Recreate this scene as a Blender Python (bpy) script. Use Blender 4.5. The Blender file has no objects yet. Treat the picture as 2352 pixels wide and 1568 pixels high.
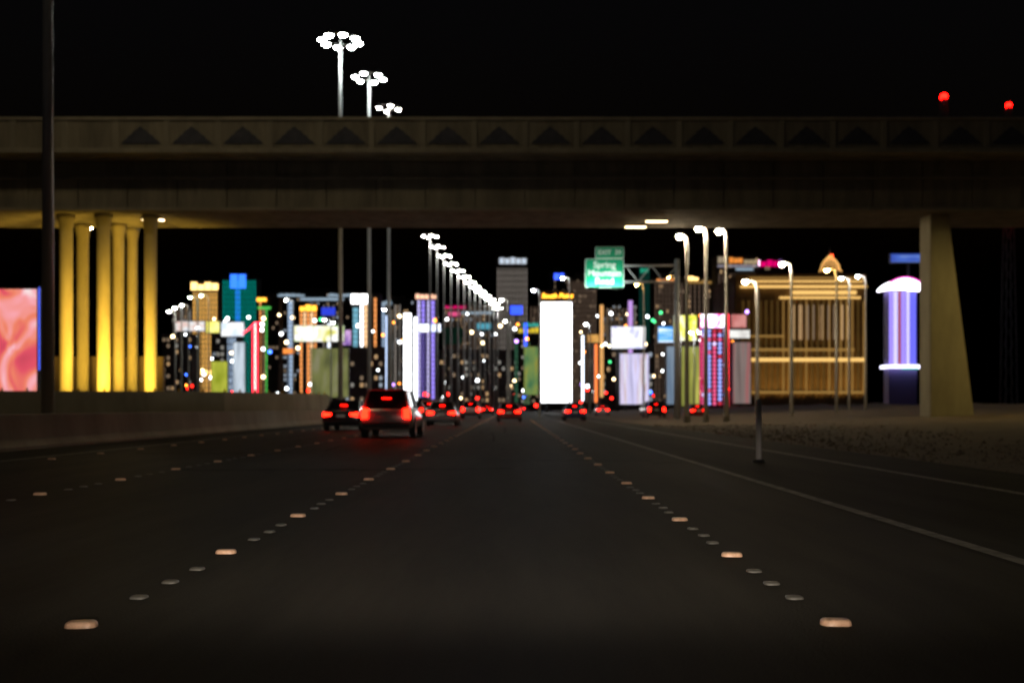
import bpy, math, random
from mathutils import Vector
random.seed(11)
R = math.radians
scene = bpy.context.scene
COL = scene.collection

# ------------------------------------------------------------------ camera
F = 2290.0            # focal length in photograph units (photograph taken as 2352 wide)
CAM_H = 1.10          # eye height in the car
HZ = 935.0            # row of the horizon
cd = bpy.data.cameras.new('camera'); cam = bpy.data.objects.new('camera', cd); COL.objects.link(cam)
cd.sensor_width = 36.0; cd.lens = 36.0 * F / 2352.0
cd.shift_y = (HZ - 784.0) / 2352.0
cd.clip_start = 0.1; cd.clip_end = 30000
cam.location = (0, 0, CAM_H); cam.rotation_euler = (R(90), 0, 0)
cd.dof.use_dof = True; cd.dof.focus_distance = 7.0; cd.dof.aperture_fstop = 1.4   # the photograph is nowhere sharp
scene.camera = cam

# ------------------------------------------------------------------ night sky, moonlight, exposure
w = bpy.data.worlds.new('World'); scene.world = w; w.use_nodes = True
wn = w.node_tree.nodes; wl = w.node_tree.links
for n in list(wn): wn.remove(n)
sky = wn.new('ShaderNodeTexSky'); sky.sky_type = 'NISHITA'; sky.sun_disc = False
sky.sun_elevation = R(-4.0); sky.sun_rotation = R(180); sky.altitude = 600
bg = wn.new('ShaderNodeBackground'); bg.inputs['Strength'].default_value = 0.10
wo = wn.new('ShaderNodeOutputWorld')
wl.new(sky.outputs[0], bg.inputs[0]); wl.new(bg.outputs[0], wo.inputs[0])
ml = bpy.data.lights.new('moonlight', 'SUN'); ml.energy = 0.004; ml.angle = R(0.5); ml.color = (0.8, 0.88, 1)
mo = bpy.data.objects.new('moonlight', ml); COL.objects.link(mo); mo.rotation_euler = (R(40), 0, R(-30))
vs = scene.view_settings
vs.view_transform = 'Standard'; vs.look = 'None'; vs.exposure = 0.0; vs.gamma = 1.0; vs.use_curve_mapping = False
scene.render.engine = 'CYCLES'

# the headlights of the car the photograph is taken from (low beams with a cut-off at eye level)
for sx in (-0.62, 0.62):
    l = bpy.data.lights.new('headlight_beam', 'SPOT'); l.energy = 1000; l.color = (1.0, 0.86, 0.70)
    l.spot_size = R(12.0); l.spot_blend = 0.9; l.shadow_soft_size = 0.07
    o = bpy.data.objects.new('headlight_beam', l); COL.objects.link(o)
    o.location = (sx, 0.9, 0.68); o.rotation_euler = (R(90 - 4.8), 0, R(-sx * 4)); o.scale = (9.0, 1.0, 1.0)

# ------------------------------------------------------------------ helpers
def W(px, py, d):
    """photograph position and distance -> place in the world"""
    return Vector(((px - 1176.0) / F * d, d, CAM_H + (HZ - py) / F * d))
def SX(n, d): return n / F * d

class MB:
    def __init__(s): s.v = []; s.f = []
    def add(s, vs_, fs):
        k = len(s.v); s.v += [tuple(v) for v in vs_]; s.f += [tuple(i + k for i in f) for f in fs]; return s
    def box(s, x0, x1, y0, y1, z0, z1):
        vs_ = [(x, y, z) for z in (z0, z1) for y in (y0, y1) for x in (x0, x1)]
        return s.add(vs_, [(0,2,3,1), (4,5,7,6), (0,1,5,4), (2,6,7,3), (0,4,6,2), (1,3,7,5)])
    def cbox(s, c, sx, sy, sz):
        return s.box(c[0]-sx/2, c[0]+sx/2, c[1]-sy/2, c[1]+sy/2, c[2]-sz/2, c[2]+sz/2)
    def tube(s, pts, rads, n=10, caps=True):
        pts = [Vector(p) for p in pts]
        if not isinstance(rads, (list, tuple)): rads = [rads] * len(pts)
        vs_, fs = [], []
        up = Vector((0, 0, 1))
        for i, p in enumerate(pts):
            t = (pts[min(i+1, len(pts)-1)] - pts[max(i-1, 0)]).normalized()
            a = t.cross(up)
            if a.length < 1e-3: a = t.cross(Vector((0, 1, 0)))
            a.normalize(); b = t.cross(a)
            for k in range(n):
                q = 2*math.pi*k/n
                vs_.append(p + (a*math.cos(q) + b*math.sin(q))*rads[i])
        for i in range(len(pts)-1):
            for k in range(n):
                fs.append((i*n+k, i*n+(k+1) % n, (i+1)*n+(k+1) % n, (i+1)*n+k))
        if caps:
            fs.append(tuple(range(n-1, -1, -1))); fs.append(tuple((len(pts)-1)*n + k for k in range(n)))
        return s.add(vs_, fs)
    def prism(s, poly, y0, y1):
        """outline in x,z pulled from y0 to y1"""
        n = len(poly)
        vs_ = [(x, y0, z) for x, z in poly] + [(x, y1, z) for x, z in poly]
        fs = [tuple(range(n)), tuple(range(2*n-1, n-1, -1))]
        fs += [(i, i+n, (i+1) % n + n, (i+1) % n) for i in range(n)]
        return s.add(vs_, fs)
    def extr(s, poly, path):
        """profile (across, up) swept along a path of (x, y)"""
        n = len(poly); vs_, fs = [], []
        P = [Vector((p[0], p[1], 0)) for p in path]
        for i, p in enumerate(P):
            t = (P[min(i+1, len(P)-1)] - P[max(i-1, 0)]).normalized(); a = Vector((t.y, -t.x, 0))
            for u, z in poly: vs_.append(p + a*u + Vector((0, 0, z)))
        for i in range(len(P)-1):
            for k in range(n): fs.append((i*n+k, i*n+(k+1) % n, (i+1)*n+(k+1) % n, (i+1)*n+k))
        fs.append(tuple(range(n))); fs.append(tuple((len(P)-1)*n+k for k in range(n-1, -1, -1)))
        return s.add(vs_, fs)
    def build(s, name, mat, parent=None, smooth=False, bevel=0):
        m = bpy.data.meshes.new(name); m.from_pydata(s.v, [], s.f); m.update()
        if mat: m.materials.append(mat)
        if smooth:
            for p in m.polygons: p.use_smooth = True
        o = bpy.data.objects.new(name, m); COL.objects.link(o)
        if parent: o.parent = parent
        if bevel:
            b = o.modifiers.new('bevel', 'BEVEL'); b.width = bevel; b.segments = 2; b.limit_method = 'ANGLE'
        return o

def tag(o, label=None, cat=None, group=None, kind=None):
    if label: o['label'] = label
    if cat: o['category'] = cat
    if group: o['group'] = group
    if kind: o['kind'] = kind
    return o
def thing(name, label, cat, loc=(0, 0, 0), rz=0, group=None):
    o = bpy.data.objects.new(name, None); COL.objects.link(o)
    o.location = loc; o.rotation_euler = (0, 0, rz); o.empty_display_size = 0.2
    return tag(o, label, cat, group)
def copy_tree(o, parent=None):
    c = o.copy(); COL.objects.link(c)
    if parent: c.parent = parent
    for ch in list(o.children): copy_tree(ch, c)
    return c

# ------------------------------------------------------------------ materials
MATS = {}
def mat(name, col, rough=0.6, metal=0.0, spec=0.5):
    if name in MATS: return MATS[name]
    m = bpy.data.materials.new(name); m.use_nodes = True
    b = m.node_tree.nodes['Principled BSDF']
    b.inputs['Base Color'].default_value = (*col, 1); b.inputs['Roughness'].default_value = rough
    b.inputs['Metallic'].default_value = metal; b.inputs['Specular IOR Level'].default_value = spec
    MATS[name] = m; return m
def noisy(name, c0, c1, scale, rough=0.8, bump=0.0, bscale=None, detail=8, stretch=(1, 1, 1), rvar=0.0, spec=0.4):
    m = mat(name, c0, rough, spec=spec); nt = m.node_tree; N = nt.nodes; L = nt.links; b = N['Principled BSDF']
    tc = N.new('ShaderNodeTexCoord'); mp = N.new('ShaderNodeMapping'); mp.inputs['Scale'].default_value = stretch
    geo = N.new('ShaderNodeNewGeometry')
    L.new(geo.outputs['Position'], mp.inputs['Vector'])
    n1 = N.new('ShaderNodeTexNoise'); n1.inputs['Scale'].default_value = scale; n1.inputs['Detail'].default_value = detail
    n1.inputs['Roughness'].default_value = 0.65
    L.new(mp.outputs[0], n1.inputs['Vector'])
    r = N.new('ShaderNodeValToRGB'); r.color_ramp.elements[0].position = 0.32; r.color_ramp.elements[1].position = 0.7
    r.color_ramp.elements[0].color = (*c0, 1); r.color_ramp.elements[1].color = (*c1, 1)
    L.new(n1.outputs['Fac'], r.inputs[0]); L.new(r.outputs[0], b.inputs['Base Color'])
    if rvar:
        mr = N.new('ShaderNodeMapRange'); mr.inputs['To Min'].default_value = rough - rvar; mr.inputs['To Max'].default_value = rough + rvar
        L.new(n1.outputs['Fac'], mr.inputs['Value']); L.new(mr.outputs[0], b.inputs['Roughness'])
    if bump:
        n2 = N.new('ShaderNodeTexNoise'); n2.inputs['Scale'].default_value = bscale or scale*6; n2.inputs['Detail'].default_value = 4
        bp = N.new('ShaderNodeBump'); bp.inputs['Strength'].default_value = bump; bp.inputs['Distance'].default_value = 0.02
        L.new(geo.outputs['Position'], n2.inputs['Vector']); L.new(n2.outputs['Fac'], bp.inputs['Height']); L.new(bp.outputs[0], b.inputs['Normal'])
    return m
def emit(name, col, s, sample=False):
    if name in MATS: return MATS[name]
    m = mat(name, (0.02, 0.02, 0.02), 0.4); b = m.node_tree.nodes['Principled BSDF']
    b.inputs['Emission Color'].default_value = (*col, 1); b.inputs['Emission Strength'].default_value = s
    try: m.cycles.emission_sampling = 'AUTO' if sample else 'NONE'
    except Exception: pass
    return m
def screen(name, stops, s, scale=(0.4, 0.4, 0.4), kind='noise', sample=True, distort=0.0):
    """a running LED display: soft colour fields"""
    m = emit(name, (1, 1, 1), s, sample); nt = m.node_tree; N = nt.nodes; L = nt.links; b = N['Principled BSDF']
    tc = N.new('ShaderNodeTexCoord'); mp = N.new('ShaderNodeMapping'); mp.inputs['Scale'].default_value = scale
    L.new(tc.outputs['Object'], mp.inputs['Vector'])
    if kind == 'voronoi':
        t = N.new('ShaderNodeTexVoronoi'); t.inputs['Scale'].default_value = 1.0; out = t.outputs['Distance']
    else:
        t = N.new('ShaderNodeTexNoise'); t.inputs['Scale'].default_value = 1.0; t.inputs['Detail'].default_value = 2; out = t.outputs['Fac']
        t.inputs['Distortion'].default_value = distort
    L.new(mp.outputs[0], t.inputs['Vector'])
    r = N.new('ShaderNodeValToRGB')
    els = r.color_ramp.elements
    while len(els) < len(stops): els.new(0.5)
    for e, (p, c) in zip(els, stops): e.position = p; e.color = (*c, 1)
    L.new(out, r.inputs[0]); L.new(r.outputs[0], b.inputs['Emission Color'])
    return m

ASPHALT = noisy('asphalt', (0.026, 0.0245, 0.020), (0.068, 0.063, 0.052), 0.9, 0.66, 0.35, 60, stretch=(1, 0.12, 1), rvar=0.10, spec=0.02)
SHOULDER = noisy('shoulder_asphalt', (0.028, 0.026, 0.022), (0.055, 0.051, 0.042), 0.9, 0.75, 0.5, 40, stretch=(1, 0.15, 1), spec=0.03)
DIRT = noisy('desert_dirt', (0.065, 0.047, 0.028), (0.14, 0.10, 0.06), 0.6, 0.95, 0.9, 7)
CONC = noisy('concrete', (0.22, 0.205, 0.17), (0.36, 0.335, 0.27), 0.55, 0.85, 0.3, 14, stretch=(1, 1, 0.35))
CONC_D = noisy('weathered_concrete', (0.17, 0.155, 0.125), (0.31, 0.285, 0.225), 0.8, 0.9, 0.35, 10, stretch=(1.4, 1, 0.25))
CONC_P = noisy('column_concrete', (0.28, 0.25, 0.17), (0.40, 0.36, 0.24), 0.9, 0.85, 0.3, 12, stretch=(1, 1, 0.3))
RELIEF = noisy('blue_grey_paint', (0.045, 0.05, 0.075), (0.085, 0.09, 0.12), 1.5, 0.8, 0.2, 10)
PAINT = noisy('worn_road_paint', (0.06, 0.056, 0.048), (0.30, 0.285, 0.25), 4.5, 0.7, 0.3, 40)
STEEL = mat('galvanised_steel', (0.50, 0.51, 0.52), 0.45, 0.35)
WHITEPOLE = mat('pale_painted_steel', (0.68, 0.67, 0.64), 0.5, 0.0)
DARKST = mat('dark_steel', (0.06, 0.06, 0.065), 0.5, 0.5)
BLACK = mat('black_plastic', (0.012, 0.012, 0.013), 0.5)
TYRE = mat('tyre_rubber', (0.018, 0.018, 0.018), 0.85)
RIM = mat('alloy', (0.45, 0.45, 0.47), 0.3, 0.9)
GLASS = mat('dark_glass', (0.012, 0.014, 0.017), 0.08, 0.0, 0.6)
FACADE = noisy('dark_facade', (0.05, 0.045, 0.045), (0.09, 0.08, 0.075), 0.05, 0.7)
FACADE_B = noisy('brown_facade', (0.10, 0.075, 0.055), (0.16, 0.12, 0.09), 0.05, 0.7)
REFL = noisy('peach_reflector', (0.50, 0.30, 0.19), (0.88, 0.56, 0.38), 22.0, 0.4)
REFL_Y = mat('amber_reflector', (0.85, 0.52, 0.06), 0.35)
CERAMIC = mat('dull_ceramic', (0.10, 0.095, 0.085), 0.5)
LAMP_WHITE = emit('lamp_cool_white', (0.92, 1.0, 0.94), 90, True)
LAMP_ROW = emit('lamp_row_white', (1.0, 0.97, 0.86), 110, True)
LAMP_WARM = emit('lamp_warm_white', (1.0, 0.80, 0.52), 330, True)
LAMP_PILLAR = emit('lamp_added_pillar', (1.0, 0.74, 0.24), 380, True)
LAMP_NEAR = emit('lamp_near_mast', (1.0, 0.78, 0.44), 250, True)
LAMP_AMBER = emit('lamp_amber', (1.0, 0.56, 0.14), 150, True)
LAMP_DAY = emit('lamp_daylight', (0.90, 0.95, 1.0), 160, True)
LAMP_GREEN = emit('lamp_greenish', (0.80, 0.95, 0.62), 60, True)
RED_BEACON = emit('red_beacon_lens', (1.0, 0.002, 0.001), 40, False)
TAIL = emit('tail_lamp_red', (1.0, 0.005, 0.002), 12, True)
TAIL_B = emit('brake_lamp_red', (1.0, 0.005, 0.0015), 26, True)
HEAD = emit('head_lamp_white', (1.0, 0.95, 0.86), 110, True)
SIGNALAMBER = emit('turn_lamp_amber', (1.0, 0.38, 0.03), 18, False)

# ------------------------------------------------------------------ setting: ground, road, shoulders, markings
def sheet(name, pts, z, m):
    n = len(pts)
    o = MB().add([(x, y, z) for x, y in pts], [tuple(range(n))]).build(name, m)
    return tag(o, kind='structure')
sheet('ground', [(-9000, -60), (9000, -60), (9000, 14000), (-9000, 14000)], -0.012, DIRT)
# road: one sheet that bends gently to the right in the far distance
def bend(d): return 0.0 if d < 90 else (d - 90)**2 * 0.00009
ds = [-40, -10, 0, 10, 20, 40, 60, 90, 130, 180, 240, 320, 420, 560, 760, 1000]
def ribbon(name, x0, x1, z, m, dd=ds):
    mb = MB(); vs_ = []; fs = []
    for i, d in enumerate(dd):
        vs_ += [(x0 + bend(d), d, z), (x1 + bend(d), d, z)]
        if i: fs.append((2*i-2, 2*i-1, 2*i+1, 2*i))
    return tag(mb.add(vs_, fs).build(name, m), kind='structure')
ribbon('road', -10.6, 3.5, 0.0, ASPHALT)
ribbon('shoulder', -12.6, -10.6, 0.0, SHOULDER)
ribbon('exit_ramp', 3.5, 8.4, 0.0, SHOULDER)
ribbon('oncoming_road', -48, -31, 0.0, ASPHALT)
ribbon('edge_line', 3.56, 3.70, 0.005, PAINT)
ribbon('ramp_edge_line', 6.40, 6.56, 0.005, PAINT)
ribbon('inner_edge_line', -10.45, -10.32, 0.005, PAINT)
# loose gravel beside the shoulder and low earth bank on the right
mb = MB(); vs_ = []; fs = []
for i in range(40):
    d = -10 + i*6.0
    for j in range(12):
        u = j/11.0
        x = 8.6 + bend(max(d, 0)) + u*38
        z = -0.02 + 1.5*(u**1.5)*min(1, max(0, (d+10)/60)) + 0.16*math.sin(i*1.7 + j*2.3)*u + random.uniform(-.08, .08)*(0.1+u)
        vs_.append((x, d, z))
for i in range(39):
    for j in range(11):
        a = i*12 + j; fs.append((a, a+1, a+13, a+12))
tag(mb.add(vs_, fs).build('embankment', DIRT, smooth=True), kind='structure')

# ------------------------------------------------------------------ overpass
D0 = 60.0; DG = 61.9; DB = 69.0
def zat(py, d): return CAM_H + (HZ - py)/F*d
br = thing('overpass', 'long concrete flyover with mountain reliefs crossing above the freeway', 'bridge', (0, 64, 0))
def bpart(mb, name, m, parent=br, **k):
    mb.v = [(x, y - 64, z) for x, y, z in mb.v]
    return mb.build(name, m, parent, **k)
zt = zat(277, D0); zl1 = zat(341, D0); zl0 = zat(352, D0)
zg1 = zat(356, DG)+0.6; zg0 = zat(484, DG); zmid = zat(407, DG)
bpart(MB().box(-70, 70, D0+0.55, DB, zl0-0.02, zl0+0.35), 'deck', CONC_D)
bpart(MB().box(-70, 70, D0-0.12, D0+0.75, zl0, zl1), 'ledge', CONC, bevel=0.03)
bpart(MB().box(-70, 70, D0-0.05, D0+0.45, zt, zt+0.22), 'coping', CONC, bevel=0.04)
bpart(MB().box(-70, 70, DB-0.5, DB, zl0+0.35, zt-0.1), 'rear_parapet', CONC_D)
bpart(MB().box(-70, 70, DG+0.35, DB-1.2, zg0, zl0-0.05), 'box_girder', CONC_D)
for zz in (zg0+0.10, zmid-0.05):
    bpart(MB().box(-70, 70, DG-0.14, DG+0.30, zz-0.09, zz+0.09), 'flange', CONC)
pw = 3.085
pan = MB().box(-pw/2+0.025, pw/2-0.025, 0, 0.35, zl1+0.004, zt-0.004)
pan2 = MB().box(-pw/2+0.03, pw/2-0.03, 0, 0.4, zg0+0.2, zl0-0.06)
mtn_prof = [(-1.22,0.0),(-1.05,0.20),(-0.92,0.27),(-0.74,0.50),(-0.62,0.55),(-0.42,0.80),(-0.28,0.86),(-0.08,1.05),(0.06,0.98),(0.22,0.84),(0.34,0.80),(0.55,0.56),(0.70,0.50),(0.86,0.28),(1.02,0.20),(1.20,0.0)]
pm = gm = rm = pilm = None
x0 = SX(265-1176, D0) + pw/2
for i in range(-9, 32):
    cx = x0 + i*pw
    if abs(cx) > 55: continue
    if pm is None:
        a = pan.build('parapet_panel', CONC_D, br); pm = a.data
        g = pan2.build('girder_panel', CONC_D, br); gm = g.data
    else:
        a = bpy.data.objects.new('parapet_panel', pm); COL.objects.link(a); a.parent = br
        g = bpy.data.objects.new('girder_panel', gm); COL.objects.link(g); g.parent = br
    a.location = (cx, D0 - 64 + 0.06, 0); g.location = (cx, DG - 64 + random.uniform(0, .012), 0)
    # pilaster between panels
    if pilm is None:
        p = MB().box(-0.16, 0.16, -0.07, 0.2, zl1+0.003, zt-0.003).build('pilaster', CONC, br); pilm = p.data
    else:
        p = bpy.data.objects.new('pilaster', pilm); COL.objects.link(p); p.parent = br
    p.location = (cx - pw/2, D0 - 64 + 0.055, 0)
    if i >= 0:
        if rm is None:
            r = MB().prism([(x, zl1+0.28+z) for x, z in mtn_prof], -0.05, 0.05).build('mountain_relief', RELIEF, a); rm = r.data
        else:
            r = bpy.data.objects.new('mountain_relief', rm); COL.objects.link(r); r.parent = a
        r.location = (0, -0.004, 0)
# pier columns below, left bent (round columns) and the battered right pillar
cols = [(152, 63.2, .40), (190, 66.6, .38), (238, 63.0, .40), (272, 66.4, .38), (304, 68.0, .34), (346, 63.4, .38)]
for px, d, r in cols:
    X = SX(px-1176, d)
    bpart(MB().tube([(X, d, -0.2), (X, d, 2), (X, d, zg0-0.9), (X, d, zg0-0.35), (X, d, zg0+.02)], [r, r, r, r*1.25, r*1.45], 20), 'column', CONC_P, smooth=True)
X0 = SX(2137-1176, 62.9)
bpart(MB().prism([(X0, -0.3), (X0+2.9, -0.3), (X0+1.15, zg0+.02), (X0, zg0+.02)], 62.9, 64.6), 'pillar', CONC_P, bevel=0.08)
bpart(MB().box(SX(120-1176, 69), SX(372-1176, 69), 69.2, 69.6, -0.1, zat(818, 69)), 'rear_wall', FACADE_B)
for px in (2520, 2650):
    X = SX(px-1176, 66)
    bpart(MB().tube([(X, 66, -.3), (X, 66, zg0+.02)], .6, 16), 'column', CONC_D, smooth=True)

# floodlights that wash the left columns
def floodlight(px, d, h, aim, e, label):
    p = Vector((SX(px-1176, d), d, 0))
    t = thing('floodlight', label, 'floodlight', p, 0, 'yellow floodlights in front of the pier')
    MB().tube([(0, 0, -0.05), (0, 0, h)], .05, 8).build('post', DARKST, t)
    MB().box(-.24, .24, -.16, .12, h, h+.3).build('housing', DARKST, t, bevel=.03)
    MB().box(-.2, .2, .121, .14, h+.03, h+.27).build('lens', emit('sodium_lens', (1, .62, .12), 12), t)
    l = bpy.data.lights.new('sodium_light', 'SPOT'); l.energy = e; l.color = (1.0, 0.60, 0.07)
    l.spot_size = R(74); l.spot_blend = 0.75; l.shadow_soft_size = .12
    o = bpy.data.objects.new('sodium_light', l); COL.objects.link(o); o.parent = t; o.location = (0, .22, h+.15)
    v = Vector(aim) - p - Vector((0, .2, h)); o.rotation_euler = v.to_track_quat('-Z', 'Y').to_euler()
FL = [(165, 'leftmost of the four yellow floodlights before the lit columns'), (235, 'second yellow floodlight from the left before the lit columns'),
      (290, 'third yellow floodlight from the left before the lit columns'), (345, 'rightmost of the four yellow floodlights before the lit columns')]
for k, (px, lab) in enumerate(FL):
    d = 58.4
    floodlight(px, d, 0.9, (SX(px-1176, 65), 65.0, 6.0), (2900, 4200, 4600, 3300)[k], lab)

# ------------------------------------------------------------------ concrete barriers
jersey = [(-.31, -.02), (-.31, .08), (-.17, .28), (-.09, .92), (.09, .92), (.17, .28), (.31, .08), (.31, -.02)]
tag(MB().extr(jersey, [(-12.9 + bend(d), d) for d in [14, 20, 30, 40, 50, 60, 75, 90, 120, 160, 220, 300, 420, 600]]).build('median_barrier', CONC, bevel=0.02),
    'long low concrete median barrier running away on the left shoulder', 'barrier')
cw = [(-31.5, 56.0), (-26, 56.4), (-21, 57.5), (-17.4, 60), (-14.6, 66), (-13.7, 74)]
tag(MB().extr([(a*1.1, z*2.2) for a, z in jersey], cw).build('crash_wall', CONC, bevel=.02),
    'curved concrete crash wall guarding the yellow lit columns', 'barrier')
# amber delineators along the top of the crash wall
dm = None
def along(path, step):
    out = []; carry = 0
    for (ax, ay), (bx, by) in zip(path, path[1:]):
        L = math.hypot(bx-ax, by-ay); s = carry
        while s < L: out.append((ax+(bx-ax)*s/L, ay+(by-ay)*s/L)); s += step
        carry = s - L
    return out
for (x, y) in along(cw, 1.38):
    if dm is None:
        o = MB().box(-.06, .06, -.025, .025, 0, .05).box(-.055, .055, -.03, -.0255, .05, .17).build('delineator', REFL_Y); dm = o.data
    else:
        o = bpy.data.objects.new('delineator', dm); COL.objects.link(o)
    o.location = (x, y, 2.02)
    tag(o, 'small amber delineator on top of the curved crash wall', 'delineator', 'amber delineators on the crash wall')

# ------------------------------------------------------------------ road studs
def stud_mesh(wd=0.078, dp=0.05, h=0.030):
    mb = MB(); n = 12; vs_ = []; fs = []
    for k, (s, z) in enumerate([(1, 0), (0.97, h*.62), (0.84, h*.93), (0.45, h)]):
        for q in range(n):
            a = 2*math.pi*q/n; c, s2 = math.cos(a), math.sin(a)
            vs_.append((math.copysign(abs(c)**.6, c)*wd*s, math.copysign(abs(s2)**.6, s2)*dp*s, z))
    for k in range(3):
        for q in range(n): fs.append((k*n+q, k*n+(q+1) % n, (k+1)*n+(q+1) % n, (k+1)*n+q))
    fs.append(tuple(3*n+q for q in range(n)))
    mb.add(vs_, fs); return mb
sm = None
rows = [(1.63, 5.05, 2.32, 90, 'peach road reflector in the dotted line right of the camera lane', 'road reflectors right of the camera lane'),
        (-2.15, 5.0, 2.52, 120, 'peach road reflector in the dotted line left of the camera lane', 'road reflectors left of the camera lane'),
        (-5.92, 10.0, 2.52, 110, 'peach road reflector in the dotted line one lane further left', 'road reflectors one lane further left'),
        (-9.70, 16.0, 2.52, 90, 'peach road reflector in the leftmost dotted line near the barrier', 'road reflectors near the median barrier')]
dot = None
for X, d0, st, dmax, lab, grp in rows:
    d = d0
    while d < dmax:
        if sm is None:
            o = stud_mesh().build('road_reflector', REFL, smooth=True); sm = o.data
        else:
            o = bpy.data.objects.new('road_reflector', sm); COL.objects.link(o)
        o.location = (X + bend(d) + random.uniform(-.02, .02), d, 0.001); o.rotation_euler = (0, 0, random.uniform(-.12, .12))
        tag(o, lab, 'reflector', grp)
        if d < 40 and X > -6:
            for q in (.3, .5, .7):
                if dot is None:
                    e = stud_mesh(.05, .05, .014).build('ceramic_dot', CERAMIC, smooth=True); dot = e.data
                else:
                    e = bpy.data.objects.new('ceramic_dot', dot); COL.objects.link(e)
                e.location = (X + bend(d) + random.uniform(-.015, .015), d + st*q, 0.001)
                tag(e, 'dull ceramic dot glued to the road between two peach reflectors', 'road dot', 'ceramic dots between the reflectors')
        d += st

# flexible white delineator post on the right shoulder
t = thing('delineator_post', 'white flexible delineator post standing on the right shoulder', 'post', (4.95, 20.0, 0))
MB().tube([(0, 0, 0), (0, 0, .06)], [.13, .10], 14).build('base', BLACK, t)
MB().tube([(0, 0, .06), (0, 0, 1.22), (0, 0, 1.27)], [.055, .055, .03], 14).build('shaft', mat('white_plastic', (.72, .67, .66), .5), t, smooth=True)
MB().tube([(0, 0, .92), (0, 0, 1.14)], .0575, 14, caps=False).build('reflective_band', mat('band', (.85, .80, .78), .3), t, smooth=True)

# ------------------------------------------------------------------ street lamps
def street_lamp(px, py, d, m, label, group=None, arm=0.0, size=1.0, cutoff=False, name='street_lamp'):
    p = W(px, py, d); H = p.z
    base = Vector((p.x - arm, d, 0))
    t = thing(name, label, 'street lamp', base, 0, group)
    r = .10*size
    MB().tube([(0, 0, -.1), (0, 0, .5)], [r*2.0, r*1.7], 12).build('base', CONC_D, t)
    pts = [(0, 0, .5), (0, 0, H*.5), (0, 0, H - .5*size)]; rads = [r*1.4, r*1.15, r]
    if abs(arm) > .01:
        pts += [(arm*.12, 0, H+.0), (arm*.45, 0, H+.16), (arm*.8, 0, H+.2)]; rads += [r*.85, r*.7, r*.6]
    else:
        pts += [(0, 0, H+.05)]; rads += [r*.9]
    MB().tube(pts, rads, 10).build('pole', WHITEPOLE, t, smooth=True)
    hd = MB().add([(arm-.22*size, -.5*size, H+.10), (arm+.22*size, -.5*size, H+.10), (arm+.26*size, .42*size, H+.10), (arm-.26*size, .42*size, H+.10),
                   (arm-.12*size, -.34*size, H+.30*size), (arm+.12*size, -.34*size, H+.30*size), (arm+.14*size, .3*size, H+.32*size), (arm-.14*size, .3*size, H+.32*size)],
                  [(0,3,2,1), (4,5,6,7), (0,1,5,4), (1,2,6,5), (2,3,7,6), (3,0,4,7)]).build('lamp_head', DARKST, t)
    # drop lens below the head
    n = 10; vs_ = []; fs = []
    for k, (s, z) in enumerate([(1, .098/size), (.98, .09/size), (.5, .085/size), (.1, .083/size)] if cutoff else [(1, .098), (.86, .0), (.5, -.09), (.1, -.12)]):
        for q in range(n):
            a = 2*math.pi*q/n; vs_.append((arm + .19*size*s*math.cos(a), -.02 + .36*size*s*math.sin(a), H + z*size))
    for k in range(3):
        for q in range(n): fs.append((k*n+q, k*n+(q+1) % n, (k+1)*n+(q+1) % n, (k+1)*n+q))
    fs.append(tuple(3*n+q for q in range(n)))
    MB().add(vs_, fs).build('lens', m, t, smooth=True)
    return t

def high_mast(px, py, d, m, label, nl=6, size=1.0, group='high mast lights along the median'):
    p = W(px, py, d); H = p.z
    t = thing('high_mast_light', label, 'mast light', (p.x, d, 0), 0, group)
    MB().tube([(0, 0, -.2), (0, 0, .7)], [.55, .5], 14).build('base', CONC_D, t)
    MB().tube([(0, 0, .7), (0, 0, H*.4), (0, 0, H*.75), (0, 0, H+.5)], [.25, .20, .16, .13], 12).build('pole', STEEL, t, smooth=True)
    n = 18; ring = [(1.0*size*math.cos(2*math.pi*k/n), 1.0*size*math.sin(2*math.pi*k/n), H+.22) for k in range(n+1)]
    MB().tube(ring, .05, 6, caps=False).build('ring', STEEL, t)
    for k in range(nl):
        a = 2*math.pi*k/nl + .3
        x, y = 1.15*size*math.cos(a), 1.15*size*math.sin(a)
        MB().tube([(x, y, H+.02), (x, y, H+.25), (x, y, H+.5)], [.30*size, .25*size, .12*size], 12).build('lamp_head', DARKST, t, smooth=True)
        MB().tube([(x, y, H-.12), (x, y, H+.019)], [.18*size, .27*size], 12).build('lens', m, t, smooth=True)
    return t
high_mast(110, -960, 40.0, LAMP_NEAR, 'high mast whose lit pole rises at the far left before the flyover', 6)
high_mast(782, 96, 95.0, LAMP_WHITE, 'highest of the white mast lights seen above the flyover', 8, 1.5)
high_mast(848, 180, 106.0, LAMP_WHITE, 'middle one of the white mast lights seen above the flyover', 6, 1.3)
high_mast(893, 250, 118.0, LAMP_ROW, 'lowest white mast light just above the flyover parapet', 4)
row = [(988, 543), (1004, 567), (1020, 588), (1036, 606), (1052, 622), (1066, 636), (1079, 648), (1091, 659), (1103, 669), (1114, 679), (1125, 688), (1135, 698), (1143, 708)]
ords = ['first', 'second', 'third', 'fourth', 'fifth', 'sixth', 'seventh', 'eighth', 'ninth', 'tenth', 'eleventh', 'twelfth', 'last']
for k, (px, py) in enumerate(row):
    d = F*29.0/(HZ-py)
    high_mast(px, py, d, LAMP_ROW, '%s and %s mast light in the white row descending below the flyover' % (ords[k], 'tallest' if k == 0 else 'smallest' if k == 12 else 'next'), 4, 1.0)
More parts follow.
